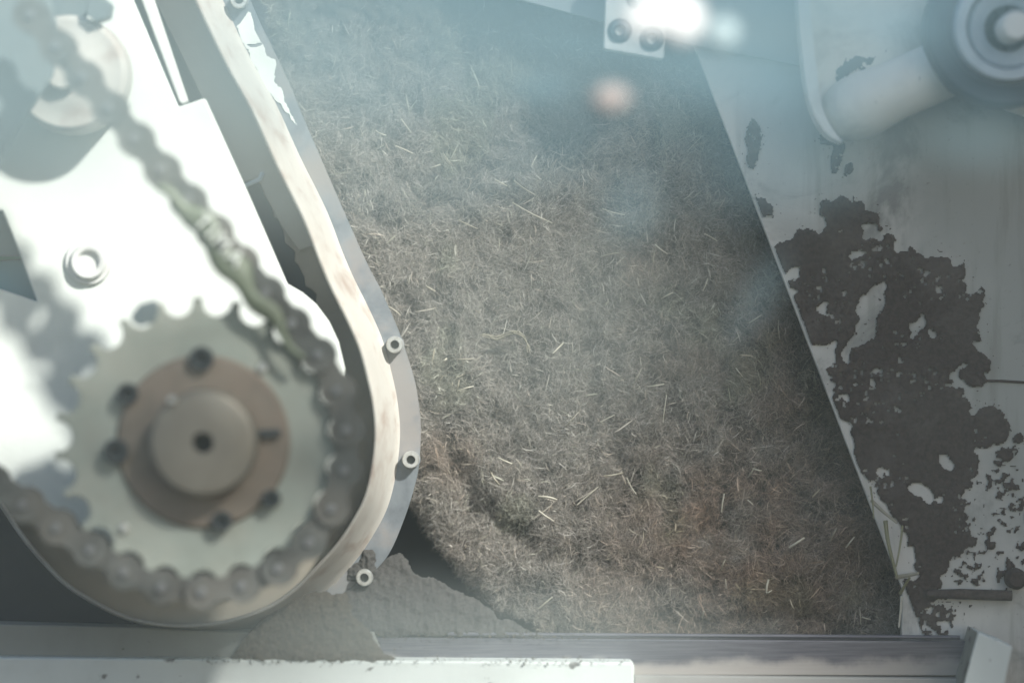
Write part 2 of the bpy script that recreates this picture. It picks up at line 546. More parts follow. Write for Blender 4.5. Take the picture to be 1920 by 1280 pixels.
holes = [[(1612,548),(1624,552),(1642,528),(1662,564),(1648,592),(1640,628),(1618,644),(1600,658),(1586,684),(1574,672),(1598,632),(1604,602)],
         [(1642,536),(1660,528),(1664,545),(1650,552)], [(1536,512),(1548,505),(1546,520)], [(1540,576),(1550,576),(1550,590),(1540,590)],
         [(1472,512),(1500,496),(1498,510),(1478,522)], [(1474,545),(1486,536),(1488,548),(1478,562)], [(1756,848),(1780,850),(1792,872),(1778,884),(1762,868)],
         [(1704,612),(1736,590),(1738,606),(1712,618)], [(1592,476),(1625,466),(1618,482),(1600,484)], [(1710,902),(1732,914),(1748,938),(1738,948),(1716,926)],
         [(1748,938),(1770,926),(1764,946)], [(1640,880),(1654,872),(1650,900)], [(1575,742),(1590,735),(1585,755)], [(1690,552),(1702,548),(1700,562)],
         [(1682,704),(1694,700),(1690,712)], [(1634,712),(1646,722),(1636,726)]]
for h in holes:
    mask &= ~in_poly(U + 2.2 * wu, V + 2.2 * wv, h)
sp = fbm(U / 16, V / 16, 77, 4)
region = blur((in_poly(U, V, [(1830,880),(1960,840),(1960,1060),(1860,1110),(1770,1180),(1700,1200),(1760,1090),(1830,1010)])).astype(float), 14)
specks = (fbm(U / 9, V / 9, 77, 4) * 0.65 + sp * 0.35 > 0.665 - 0.10 * region) & (region > 0.12)
low = blur(in_poly(U, V, [(1690,1120),(1800,1120),(1780,1200),(1690,1200)]).astype(float), 10)
specks |= (fbm(U / 8, V / 8, 91, 4) > 0.76 - 0.33 * low) & (low > 0.1)
pin = fbm(U / 5, V / 5, 66, 2) * 0.6 + fbm(U / 45, V / 45, 67, 3) * 0.55
mask &= ~((pin > 0.85) & in_poly(U, V, main))
edge_line = 1222 + (V + 120) * (470.0 / 1224.0) + 5          # never hangs over the panel's edge
mask &= (U > edge_line) & (V < 1196)
mask = (blur(mask.astype(float), 2) + (fbm(U / 4.5, V / 4.5, 55, 3) - 0.5) * 0.75)  > 0.5
grit = blur(mask.astype(float), 7)
specks |= (grit > 0.04) & (grit < 0.6) & (fbm(U / 4, V / 4, 121, 2) > 0.73)
flake = fbm(U / 7, V / 7, 131, 3)
mask = (mask & ~((flake > 0.74) & (fbm(U / 60, V / 60, 133, 2) > 0.55))) | specks
mask &= (U > edge_line) & (V < 1196)
body = blur(mask.astype(float), 2)
height = np.clip(body * 1.4 - 0.35, 0, 1)
body2 = blur(mask.astype(float), 9)
DEP = 2.4948 - 0.0003 - 0.0022 * height * (0.6 + 0.7 * fbm(U / 16, V / 16, 12, 4))
crust = sheet("dirt_crust", U, V, DEP, mask, M['crust'])
tag(crust, "dark lobed crust of chaff and dirt stuck to the right side panel", "dirt", None, "stuff")

# upper plate edge behind the bracket
up = plate("upper_plate", [(880, -160), (948, -6), (1130, 42), (1300, 86), (1520, 128), (1640, 140), (2300, 150), (2300, -160)], 2.488, 0.005, M['upper'], None)
tag(up, "thin blue grey cover plate along the top behind the bolted bracket", "plate")

# ------------------------------------------------------------------ hay
hay_poly = [(480, -40), (1240, -40), (1300, 110), (1712, 1120), (1702, 1200), (1010, 1200), (1000, 1166), (948, 1150), (896, 1118), (852, 1068), (802, 998), (768, 950), (700, 900), (700, 700), (620, 430), (540, 200)]
HB = 2.528
def crease(u, v):
    """how deep the mat of hay is folded in, metres"""
    lines = [[(785, 760), (850, 850), (900, 930), (960, 990), (1010, 1030)], [(1010, 1020), (1100, 1060), (1200, 1075)],
             [(1250, 1140), (1330, 1150), (1480, 1160), (1560, 1150)], [(960, 700), (985, 760), (1010, 800)], [(1090, 600), (1120, 720), (1110, 800)],
             [(1150, 830), (1185, 900), (1150, 960)], [(820, 600), (900, 640), (940, 690)], [(1330, 960), (1345, 1040), (1330, 1100)], [(930, 780), (990, 850)], [(760, 560), (800, 640)]]
    amp = [0.007, 0.007, 0.010, 0.008, 0.008, 0.008, 0.007, 0.007, 0.007, 0.006]
    wid = [13, 13, 12, 18, 18, 18, 18, 18, 16, 16]
    uu2 = u + (fbm(u / 60, v / 60, 41, 3) - 0.5) * 60
    vv2 = v + (fbm(u / 60, v / 60, 51, 3) - 0.5) * 60
    tot = np.zeros_like(u, dtype=float)
    for ln, a, w in zip(lines, amp, wid):
        best = np.full(u.shape, 1e9)
        for (x0, y0), (x1, y1) in zip(ln, ln[1:]):
            dx, dy = x1 - x0, y1 - y0
            t = np.clip(((uu2 - x0) * dx + (vv2 - y0) * dy) / (dx * dx + dy * dy), 0, 1)
            best = np.minimum(best, (uu2 - x0 - t * dx) ** 2 + (vv2 - y0 - t * dy) ** 2)
        tot = np.maximum(tot, a * np.exp(-best / (2 * w * w)))
    return tot
def hay_depth(u, v):
    h = HB + crease(u, v)
    h = h - 0.012 * (fbm(u / 75, v / 75, 61, 4) - 0.5) - 0.010 * (fbm(u / 24, v / 34, 71, 3) - 0.5)
    # the mat curls back at its lower left rim
    e = np.clip(((u - 760) * 0.78 - (v - 950) * 0.62) / 60.0, 0, 1)
    e = np.where((v > 880) & (u < 1080), e, 1.0)
    # left of the long fold the mat lies deeper, in the shade of the part in front
    sd = ((u - 785) * 270.0 - (v - 760) * 225.0) / 351.5 + (fbm(u / 40, v / 40, 37, 3) - 0.5) * 40
    flap = np.clip((25 - sd) / 40.0, 0, 1) * np.clip((v - 770) / 90.0, 0, 1) * np.clip((1080 - u) / 90.0, 0, 1)
    return h + 0.02 * (1 - e) ** 2 + 0.008 * flap
uu = np.arange(470, 1720, 4.0); vv = np.arange(-44, 1206, 4.0)
U, V = np.meshgrid(uu, vv)
jit = (fbm(U / 14, V / 14, 15, 3) - 0.5) * 22
hm = in_poly(U + jit, V - jit, hay_poly)
hay_root = thing("hay_bale", P(1200, 1190, HB), "matted grey brown hay filling the chamber between flange and side panel", "hay")
hay_root["kind"] = "stuff"
core = sheet("hay_core", U, V, hay_depth(U, V) + 0.006, hm, M['hay_core'], hay_root)
core["kind"] = "stuff"

def make_fibres(name, N, lmin, lmax, wmin, wmax, lift, K=6, palette=None, seed=1, parent=None, straight=0.5, alpha_top=True):
    r = np.random.default_rng(seed)
    u = r.uniform(470, 1715, N * 3); v = r.uniform(-40, 1200, N * 3)
    ok = in_poly(u, v, hay_poly)
    # the mat thins out towards the top, where bare chamber wall shows
    top = 70 + (u - 520) * 0.14 + (fbm(u / 90, v / 90, 5, 3) - 0.5) * 120
    ok &= r.uniform(0, 1, len(u)) < np.clip((v - top + 70) / 110, 0.05, 1)
    clump = fbm(u / 34, v / 34, 19, 4)
    ok &= r.uniform(0, 1, len(u)) < np.clip((clump - 0.28) * 3.4, 0.3, 1)
    u, v = u[ok][:N], v[ok][:N]
    n = len(u)
    mm = 1.0 / (px(1, HB) * 1000)                              # drawing units per millimetre
    L = np.exp(r.uniform(np.log(lmin), np.log(lmax), n)) * mm
    flow = (fbm(u / 110, v / 110, 23, 3) - 0.5) * 9
    ang = np.where(r.uniform(0, 1, n) < 0.45, flow + r.normal(0, 0.5, n), r.uniform(0, 2 * np.pi, n))
    curv = r.normal(0, 1, n) * (1 - straight) * 2.6
    curv2 = r.normal(0, 1, n) * (1 - straight) * 2.2
    wid = r.uniform(wmin, wmax, n) / 1000
    base = hay_depth(u, v) - r.uniform(0, 1, n) ** 1.5 * lift + 0.002
    tilt = r.normal(0, 0.12, n)
    ts = np.linspace(-0.5, 0.5, K)
    pu = np.zeros((n, K)); pv = np.zeros((n, K))
    cu, cv = np.zeros(n), np.zeros(n)
    au, av = [], []
    for k in range(K):
        a = ang + curv * ts[k] + curv2 * (ts[k] ** 2) * 2
        au.append(np.cos(a)); av.append(np.sin(a))
        if k:
            cu = cu + au[-1] * L / (K - 1); cv = cv + av[-1] * L / (K - 1)
        pu[:, k] = cu; pv[:, k] = cv
    pu += (u - pu.mean(1))[:, None]; pv += (v - pv.mean(1))[:, None]
    arch = (0.25 - ts ** 2)[None, :] * r.uniform(0, 0.008, n)[:, None]
    dep = base[:, None] + tilt[:, None] * ts[None, :] * (L / mm / 1000)[:, None] * 0.5 - arch
    dep = np.maximum(dep, 2.509)
    # nothing pokes out over the side panel or past the flange
    k1 = W(1.0) / 1920.0
    X = (pu - 960) * k1 * dep; Zc = Z0 + (640 - pv) * k1 * dep
    nx = -np.stack(av, 1); ny = np.stack(au, 1)               # across the strand
    roll = r.uniform(-0.9, 0.9, n)[:, None]
    taper = np.clip(1.0 - 0.75 * np.abs(ts * 2) ** 3, 0.2, 1)[None, :]
    ww = wid[:, None] * 0.5 * taper
    ox = nx * ww * np.cos(roll); oz = -ny * ww * np.cos(roll); oy = ww * np.sin(roll)
    va = np.stack([X + ox, dep + oy, Zc + oz], -1)
    vb = np.stack([X - ox, dep - oy, Zc - oz], -1)
    verts = np.stack([va, vb], 2).reshape(-1, 3)               # n, K, 2
    i0 = (np.arange(n)[:, None] * K + np.arange(K - 1)[None, :]) * 2
    faces = np.stack([i0, i0 + 1, i0 + 3, i0 + 2], -1).reshape(-1, 4)
    pal = np.array(palette)
    zone_r = fbm(u / 170, v / 170, 83, 3); zone_g = fbm(u / 140, v / 140, 93, 3)
    pick = r.integers(0, len(pal), n)
    c = pal[pick] * r.uniform(0.65, 1.3, n)[:, None]
    warm = np.clip((zone_r - 0.5) * 4 + (u - 1200) / 700 + (v - 820) / 700, 0, 1)[:, None]
    green = np.clip((zone_g - 0.64) * 4, 0, 0.3)[:, None]
    c = c * (1 - warm * np.array([[0.10, 0.21, 0.28]])) * (1 - green * np.array([[0.16, -0.02, 0.24]]))
    rusty = np.exp(-(((u - 1370) / 190) ** 2 + ((v - 990) / 150) ** 2)) * np.clip(fbm(u / 60, v / 60, 143, 3) * 2.2 - 0.35, 0, 1)
    c = c * (1 + rusty[:, None] * np.array([[0.12, -0.14, -0.28]]))
    cc = np.concatenate([c, np.ones((n, 1))], 1)
    cols = np.repeat(cc, K * 2, axis=0)
    o = np_object(name, verts, faces, M['fibre'], parent, smooth=True, colors=cols)
    o["kind"] = "stuff"
    return o
pal = [(0.248, 0.231, 0.203), (0.330, 0.310, 0.278), (0.188, 0.174, 0.151), (0.45, 0.428, 0.39), (0.235, 0.226, 0.188), (0.275, 0.242, 0.205)]
pal2 = [(0.42, 0.405, 0.35), (0.52, 0.505, 0.45), (0.36, 0.335, 0.28), (0.34, 0.34, 0.27), (0.38, 0.33, 0.27)]
make_fibres("hay_fibre", 190000, 3, 18, 0.10, 0.24, 0.010, 5, pal, 1, hay_root, 0.2)
make_fibres("hay_blade", 7500, 3, 13, 0.25, 0.55, 0.012, 4, pal2, 2, hay_root, 0.7)
make_fibres("hay_stalk", 260, 6, 20, 0.6, 1.2, 0.015, 5, pal2, 3, hay_root, 0.9)

# single straw stalks lying on the mat
straws = [(887,163,915,162,1.2),(704,245,724,254,1.6),(742,274,774,288,1.8),(831,287,850,311,1.4),(752,223,771,249,1.2),(808,315,826,308,1.5),(964,339,1004,366,1.7),(927,336,951,349,1.4),
          (961,380,1035,418,1.5),(860,413,895,429,1.6),(1006,292,996,314,1.2),(1129,391,1171,403,1.3),(800,537,816,546,2.2),(727,574,751,591,1.6),(1056,643,1037,662,1.8),(858,673,888,672,1.8),
          (830,678,838,672,2.6),(857,733,888,724,1.8),(856,734,861,712,2.2),(934,858,960,869,2.2),(1010,930,1044,936,2.6),(1132,892,1168,886,2.2),(1082,946,1122,912,1.6),(1010,957,1038,976,2.0),
          (921,886,936,908,2.4),(1175,895,1193,926,1.6),(1412,878,1428,882,2.0),(1402,895,1414,877,1.8),(1358,925,1353,960,1.8),(1402,937,1412,946,1.6),(1556,1014,1568,990,2.2),(1586,1026,1602,1006,2.0),
          (1480,1026,1508,1008,3.2),(1352,1068,1360,1048,2.0),(1441,1086,1437,1110,2.6),(1437,1112,1447,1106,1.8),(1360,1085,1361,1103,1.6),(1316,1157,1320,1145,2.0),(1616,1156,1632,1160,1.8),(1612,1140,1614,1170,1.4),
          (1010,1140,1036,1118,2.0),(1250,740,1243,792,1.2),(1130,480,1160,474,1.4),(1320,438,1345,452,1.4),(1228,458,1252,476,1.3),(1060,800,1085,772,1.4),(1215,725,1245,720,1.7),(1126,791,1152,778,1.3),
          (1187,722,1203,690,1.2),(1405,605,1428,590,1.4),(1318,545,1327,522,1.4),(1460,600,1462,635,1.3),(1380,690,1392,705,1.3),(1240,560,1262,548,1.3)]
SINGLE = {(961, 380): "longest thin straw lying slantwise in the upper middle of the hay", (964, 339): "bright straw just above the longest thin straw in the hay",
          (742, 274): "thick pale straw nearest the upper flange edge of the hay", (1010, 930): "thick pale straw low in the hay right of the deep fold",
          (1480, 1026): "thickest straw in the lower right of the hay near the side panel", (1437, 1112): "topmost of the two touching straws low on the right of the hay",
          (1441, 1086): "upright straw above a short one low on the right of the hay", (1056, 643): "bright straw just right of the curved tan fibre tuft",
          (856, 734): "straw touching another end to end beside the middle flange bolts", (858, 673): "level straw left of the curved fibre tuft near the upper visible bolt",
          (1243 + 7, 740): "long upright dull straw in the middle right of the hay", (1010, 1140): "straw lying at the hay's lower left rim above the bottom rail",
          (887, 163): "topmost straw lying level in the hazy upper hay"}
for i, (x0, y0, x1, y1, w) in enumerate(straws):
    ua, va_ = np.array([x0, (x0 + x1) / 2, x1], float), np.array([y0, (y0 + y1) / 2, y1], float)
    dd = np.minimum(hay_depth(ua, va_) - 0.014, 2.523)
    dd = np.maximum(dd, 2.510)
    bow = random.uniform(-1, 1) * 1.5
    path = spline([(x0, y0, dd[0] + 0.003), (ua[1] + bow, va_[1] - bow, dd[1]), (x1, y1, dd[2] + 0.001)], 3)
    bm = tube_bm([P(*p) for p in path], [w * 0.00029 * (1.0 if k < 5 else 0.8) for k in range(len(path))], 6)
    o = bm_object("straw_stalk", bm, M['straw'] if i % 3 else M['straw_dim'], None, 60)
    tag(o, SINGLE.get((x0, y0), "short pale straw stalk lying on the matted hay"), "straw", "pale straw stalks lying on the hay")

# frayed tuft
bm = bmesh.new()
for k in range(14):
    q = random.uniform(-4, 4)
    pts = [(905 + random.uniform(-6, 22), 627 + q * .4), (930, 634 + q), (958, 624 + q * 0.8), (976, 626 + q * 0.7), (987, 640 + q * .6), (991 + q, 662 + random.uniform(-12, 6))]
    path = [P(a, b, 2.511 + random.uniform(0, 0.004)) for a, b in spline(pts, 4)]
    b2 = tube_bm(path, 0.00028, 4)
    me = bpy.data.meshes.new("tmp"); b2.to_mesh(me); b2.free(); bm.from_mesh(me); bpy.data.meshes.remove(me)
o = bm_object("fibre_tuft", bm, M['straw_dim'], None, 60)
tag(o, "curved frayed tuft of tan fibres standing out of the middle of the hay", "tuft")

# stalks caught at the panel edge
stalks = [((1632, 912), (1636, 940), (1638, 972), 2.2, 'stem', "thin upright olive stalk at the top of the stalks caught by the panel edge"),
          ((1634, 938), (1655, 958), (1682, 980), 4.0, 'straw_dim', "slanting flat brown stalk caught across the panel edge"),
          ((1660, 976), (1666, 1020), (1682, 1082), 4.6, 'stem', "thick olive stalk hanging along the panel edge"),
          ((1692, 985), (1688, 1020), (1680, 1062), 2.6, 'stem', "slim dark stalk beside the thick olive stalk on the panel"),
          ((1680, 1082), (1702, 1078), (1722, 1074), 5.0, 'straw_dim', "short horizontal flat stalk at the panel's lower corner"),
          ((1688, 1112), (1696, 1098), (1706, 1082), 3.6, 'stem', "short slanting stalk under the horizontal one at the panel corner"),
          ((1690, 1118), (1689, 1140), (1685, 1176), 2.6, 'straw', "upright pale stalk below the pointed corner of the panel")]
for a, b, c_, w, m, lab in stalks:
    path = [P(x, y, 2.488 - 0.001 * k) for k, (x, y) in enumerate(spline([a, b, c_], 4))]
    o = bm_object("plant_stalk", tube_bm(path, [w * 0.0004 * (1 - 0.05 * k) for k in range(len(path))], 7), M[m], None, 60)
    tag(o, lab, "stalk", "stalks caught at the panel edge")

# ------------------------------------------------------------------ chain guard
C1 = [(250, -260), (369, 0), (427, 121), (475, 208), (524, 315), (572, 412), (602, 490), (626, 545), (654, 601), (677, 655), (692, 711), (702, 760), (706, 815), (700, 875), (687, 931), (665, 975), (635, 1020), (597, 1062), (555, 1104), (504, 1139), (437, 1163), (369, 1173), (302, 1172), (235, 1157), (168, 1124), (118, 1090), (67, 1036), (34, 994), (-10, 930), (-120, 800)]
curve = spline(C1, 5)
def normals(c):
    out = []
    for i in range(len(c)):
        a, b = c[max(i - 1, 0)], c[min(i + 1, len(c) - 1)]
        tx, ty = b[0] - a[0], b[1] - a[1]
        L = math.hypot(tx, ty)
        out.append((ty / L, -tx / L))
    return out
nrm = normals(curve)
DN, DF, DB = 2.435, 2.494, 2.478
guard = thing("chain_guard", P(420, 1173, DF), "curved steel chain guard with cream flared rim and bolted grey flange", "guard")
def strip(name, prof, mat, parent, i0=0, i1=None, smooth=50):
    """sweep a profile (outward offset in drawing units, depth) along the guard's curve"""
    bm = bmesh.new()
    cs, ns = curve[i0:i1], nrm[i0:i1]
    def narrow(c):                                             # the flare runs out where the guard turns underneath
        return 1.0 if c[1] < 900 else max(0.10, min(1.0, (c[0] - 300) / 300.0))
    rows = [[bm.verts.new(P(c[0] + n[0] * o * (narrow(c) if o > 0 else 1), c[1] + n[1] * o * (narrow(c) if o > 0 else 1), d)) for o, d in prof] for c, n in zip(cs, ns)]
    for a, b in zip(rows, rows[1:]):
        for k in range(len(prof) - 1):
            bm.faces.new((a[k], b[k], b[k + 1], a[k + 1]))
    return bm_object(name, bm, mat, parent, smooth)
strip("flared_rim", [(-5, DB), (-4, DN + 0.004), (-2.5, DN), (0, DN - 0.0005), (2, DN + 0.001), (12, DN + 0.018), (24, DN + 0.036), (33, DF - 0.012), (38, DF - 0.004), (44, DF)], M['rim'], guard)
# flange: flat ring plate outside the rim
C3 = [(355, -260), (467, -4), (477, 20), (493, 55), (542, 156), (566, 215), (620, 340), (655, 420), (691, 500), (710, 535), (729, 577), (747, 619), (764, 669), (778, 716), (786, 765), (789, 810), (785, 875), (777, 912), (762, 961), (736, 1025), (710, 1062), (650, 1115), (580, 1160), (500, 1195)]
inner = [(c[0] + n[0] * 42, c[1] + n[1] * 42) for c, n in zip(curve, nrm)]
inner = [p for p in inner if p[0] > 440 or p[1] < 700]
outer = spline(C3, 4)
plate("flange", outer + list(reversed(inner)), DF, 0.006, M['flange'], guard, 0.0006)
def socket_bolt(u, v, d, r, parent, name="socket_bolt", mat=None, head=0.010):
    k = px(1, d)
    x, _, z = P(u, v, d)
    o = bm_object(name, lathe_bm(x, z, [(r * 0.46 * k, d - head + 0.0050), (r * 0.50 * k, d - head + 0.0003), (r * 0.54 * k, d - head), (r * 0.90 * k, d - head), (r * k, d - head + 0.0012), (r * k, d)], 40), mat or M['zinc'], parent, 25)
    bm = bmesh.new()                                           # hexagonal socket
    ring = []
    for y, rr in ((d - head + 0.0002, 0.52), (d - head + 0.0052, 0.50)):
        ring.append([bm.verts.new((x + rr * r * k * math.cos(math.radians(60 * q + 12)), y, z + rr * r * k * math.sin(math.radians(60 * q + 12)))) for q in range(6)])
    for q in range(6):
        j = (q + 1) % 6
        bm.faces.new((ring[0][q], ring[0][j], ring[1][j], ring[1][q]))
    bm.faces.new(ring[1])
    bm_object("hex_socket", bm, M['chain'], o, 0)
    return o
for (u, v) in [(450, 2), (741, 646), (771, 861), (684, 1081)]:
    w = lathe("washer", u, v, DF, [(17.5, 0.0), (17.5, -0.0010), (10, -0.0012)], M['flange'], guard, 32)
    socket_bolt(u, v, DF - 0.001, 16, guard)
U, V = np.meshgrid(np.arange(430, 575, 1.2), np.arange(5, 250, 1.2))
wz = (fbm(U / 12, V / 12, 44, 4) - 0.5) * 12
sun_m = in_poly(U + wz, V - wz * 0.6, [(441, 52), (452, 40), (466, 20), (474, 30), (482, 62), (492, 84), (498, 100), (516, 118), (519, 150), (530, 172), (542, 202), (562, 240), (546, 226), (526, 194), (506, 177), (499, 182), (480, 140), (462, 96)])
sun_m &= ~in_poly(U + wz, V - wz, [(466, 82), (488, 82), (490, 86), (472, 88)])
o = sheet("white_residue", U, V, DF - 0.0004 - 0.0006 * blur(sun_m.astype(float), 3), sun_m, M['white'], guard)  # white paint stands for a sunlit spot on the flange
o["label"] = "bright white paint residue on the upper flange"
# base plate of the tray and its channel
plate("base_plate", [(-200, 560), (-150, -200), (262, -200)] + [(c[0] + 1, c[1]) for c in curve[2:]], DB + 0.006, 0.005, M['base'], guard, 0)
plate("channel_plate", [(262, -60), (345, -60)] + [(c[0] - 4, c[1]) for c in curve if 0 <= c[1] < 470 and c[0] > 300 and c[0] < 600] + [(560, 470), (528, 425), (498, 368), (488, 344), (470, 338), (455, 342), (300, 20)], DB - 0.004, 0.006, M['taupe'], guard, 0.0006)
bmr = tube_bm([P(456, 350, DB - 0.008), P(472, 343, DB - 0.009), (P(487, 336, DB - 0.006)), P(492, 324, DB - 0.004)], px(4.5, DB), 8)
bm_object("channel_lip", bmr, M['ring_light'], guard)
scal = [(488,344),(496,366),(510,390),(514,408),(523,412),(532,437),(534,455),(545,464),(553,472),(552,490),(559,497),(570,519),(572,536),(584,543),(593,552),(592,570),(597,576),(614,598),(622,640),(626,720),(622,820),(612,900),(585,970),(530,1030),(450,1075),(360,1090),(240,1075),(120,1010),(40,930)]
rim_in = [(c[0] - 4, c[1] - 2) for c in curve if c[1] > 340 and not (c[0] < 20)]
plate("dust_layer", scal + list(reversed(rim_in)), DB + 0.002, 0.004, M['tan'], guard, 0.0008)

# dirt heaped round the lowest bolt
uu = np.arange(640, 730, 1.6); vv = np.arange(1030, 1120, 1.6)
U, V = np.meshgrid(uu, vv)
ww = (fbm(U / 14, V / 14, 4, 3) - 0.5) * 24
rr = np.minimum(((U + ww - 682) / 34) ** 2 + ((V - ww - 1078) / 26) ** 2, ((U + ww - 688) / 17) ** 2 + ((V - 1050) / 24) ** 2)
o = sheet("dirt_clump", U, V, DF - 0.0005 - 0.004 * np.clip(1 - rr, 0, 1) * (0.5 + fbm(U / 6, V / 6, 9, 3)), rr < 1, M['dust_b'])
tag(o, "small clump of grey dirt stuck round the lowest flange bolt", "dirt", None, "stuff")

# ------------------------------------------------------------------ mounting plate behind the sprocket
mount = thing("mounting_plate", P(200, 980, 2.44), "white painted mounting plate behind the sprocket with socket screw and slot", "plate")
plate("plate_sheet", [(200, -60), (224, -60), (334, 201), (384, 184), (460, 352), (538, 532), (566, 548), (592, 570), (616, 602), (634, 640), (646, 690), (648, 780), (636, 870), (590, 960), (500, 1040), (380, 1075), (230, 1060), (100, 1000), (20, 940), (-160, 860), (-160, 520), (0, 542), (70, 566), (34, 470), (4, 396), (-160, 380), (-160, 330), (0, 305), (60, 205), (110, 140), (150, 60)], 2.440, 0.010, M['white'], mount, 0.0015)
plate("edge_strip", [(243, -60), (268, -60), (352, 190), (342, 195), (336, 190)], 2.444, 0.012, M['lip'], mount, 0.001)
ns = lathe("washer", 167, 490, 2.440, [(44, 0.0), (44, -0.003), (42, -0.004), (30, -0.004)], M['lip'], mount, 48)
sb = lathe("socket_screw", 167, 490, 2.436, [(34, 0.0), (34, -0.003), (31, -0.005), (24, -0.0052), (21, -0.0045), (19, -0.0005), (0, -0.0005)], M['lip'], mount, 48)

# green and slate parts seen through the gap on the left
gp = plate("green_panel", [(-120, 330), (60, 330), (84, 482), (-120, 496)], 2.474, 0.004, M['green'])
tag(gp, "small green painted panel seen through the gap at the left edge", "panel")
bp_ = plate("blue_panel", [(-120, 498), (84, 484), (110, 620), (-120, 620)], 2.474, 0.004, M['blue'])
tag(bp_, "blue painted panel under the small green one in the gap at the left edge", "panel")
bar = plate("slate_bar", [(-160, 480), (-160, 60), (70, -100), (210, -100), (230, 40), (120, 160), (20, 330), (60, 480)], 2.455, 0.012, M['slate'])
tag(bar, "dark slate blue bar crossing behind the chain at the upper left", "bar")

# idler behind the chain, upper left
idler = thing("idler_wheel", P(115, 248, 2.40), "round cream idler wheel behind the chain at the upper left", "wheel")
lathe("wheel_disc", 128, 138, 2.40, [(0, -0.002), (60, -0.002), (64, -0.001), (100, -0.001), (110, 0.003), (112, 0.030), (96, 0.036)], M['rim'], idler, 72)
lathe("wheel_hub", 120, 136, 2.398, [(0, -0.010), (30, -0.010), (34, -0.008), (36, 0.0)], M['rim'], idler, 40)
tarm = plate("tensioner_arm", [(-160, -160), (30, -160), (84, -40), (108, 60), (98, 140), (50, 215), (0, 300), (-60, 420), (-160, 420)], 2.372, 0.010, M['arm_slate'], None, 0.002)
tag(tarm, "slate grey tensioner arm at the left edge in front of the cream idler wheel", "arm")
hb = thing("hex_bolt", P(186, 20, 2.40), "dark hexagon bolt hanging at the top beside the idler wheel", "bolt")
bm = bmesh.new()
x, _, z = P(187, 18, 2.40); k = px(1, 2.40)
r0 = [bm.verts.new((x + 26 * k * math.cos(math.radians(60 * q + 20)), 2.390, z + 26 * k * math.sin(math.radians(60 * q + 20)))) for q in range(6)]
f = bm.faces.new(r0); r = bmesh.ops.extrude_face_region(bm, geom=[f])
bmesh.ops.translate(bm, verts=[e for e in r["geom"] if isinstance(e, bmesh.types.BMVert)], vec=(0, 0.02, 0))
bm_object("bolt_head", bm, M['slate'], hb, 0, 0.0012)
bm_object("bolt_shank", tube_bm([P(184, 6, 2.402), P(182, -70, 2.402)], px(14, 2.4), 14), M['slate'], hb)

# ------------------------------------------------------------------ sprocket
DS = 2.320
SC, RP, NT_ = (375.0, 830.0), 277.0, 23
TH0 = math.atan2(805 - 830, 275)
spro = thing("drive_sprocket", P(375, 1100, DS), "large toothed drive sprocket with rusty hub carrying the roller chain", "sprocket")
outl = []
for i in range(NT_):
    th = TH0 + 2 * math.pi * i / NT_
    cx, cy = SC[0] + 268 * math.cos(th), SC[1] + 268 * math.sin(th)
    half = math.pi / NT_
    outl.append((SC[0] + 273 * math.cos(th - half + 0.022), SC[1] + 273 * math.sin(th - half + 0.022)))
    for s in range(9):
        ph = th - math.radians(100) + math.radians(200) * s / 8   # seat of the roller, opening outwards
        outl.append((cx - 29 * math.cos(th - (ph - th)), cy - 29 * math.sin(th - (ph - th))) if False else (cx + 29 * math.cos(th + math.pi + math.radians(95) - math.radians(190) * s / 8), cy + 29 * math.sin(th + math.pi + math.radians(95) - math.radians(190) * s / 8)))
    outl.append((SC[0] + 273 * math.cos(th + half - 0.022), SC[1] + 273 * math.sin(th + half - 0.022)))
plate("toothed_ring", outl, DS - 0.004, 0.010, M['sprocket'], spro, 0.0018)
lathe("hub_flange", 381, 828, DS - 0.0045, [(0, -0.004), (150, -0.004), (158, -0.0035), (163, -0.001), (163, 0.004)], M['hub'], spro, 96)
lathe("shaft_end", 386, 828, DS - 0.0085, [(19, -0.018), (20, -0.0245), (88, -0.025), (96, -0.023), (99, -0.019), (101, 0.0)], M['boss'], spro, 80)
lathe("centre_hole", 386, 828, DS - 0.0085, [(21, -0.0243), (21, -0.006), (0, -0.006)], M['hole'], spro, 32)
for (u, v, r_) in [(378, 673, 23), (218, 846, 24), (240, 738, 20), (417, 976, 19), (509, 934, 17)]:
    bo = lathe("bolt_head", u, v, DS - 0.0085, [(r_ * 0.55, 0.001), (r_ * 0.6, -0.006), (r_ * 0.95, -0.006), (r_, -0.004), (r_, 0.003)], M['hole'], spro, 28)
    lathe("bolt_socket", u, v, DS - 0.0085, [(r_ * 0.6, -0.0055), (r_ * 0.55, -0.001), (0, -0.001)], M['hole'], bo, 24)
lathe("grease_nipple", 322, 750, DS - 0.034, [(0, -0.005), (5, -0.0045), (8, -0.001), (9, 0.004)], M['zinc'], spro, 20)  # small bright screw added as a glint
for (u, v) in [(232, 990), (492, 690)]:
    lathe("rivet", u, v, DS - 0.004, [(0, -0.004), (7, -0.0035), (11, -0.001), (12, 0.002)], M['zinc'], spro, 20)  # bright studs added as glints on the ring
o = plate("ring_slot", [(246, 590), (262, 570), (292, 562), (298, 582), (290, 604), (262, 612), (248, 604)], DS - 0.0049, 0.002, M['slate'], spro, 0.0004)
o = plate("key", [(478, 806), (524, 804), (526, 818), (478, 820)], DS - 0.0145, 0.008, M['hole'], spro, 0.0006)
bm_object("axle", lathe_bm(P(381, 828, DS)[0], P(381, 828, DS)[2], [(0.03, DS + 0.006), (0.03, 2.44)], 40), M['boss'], spro)

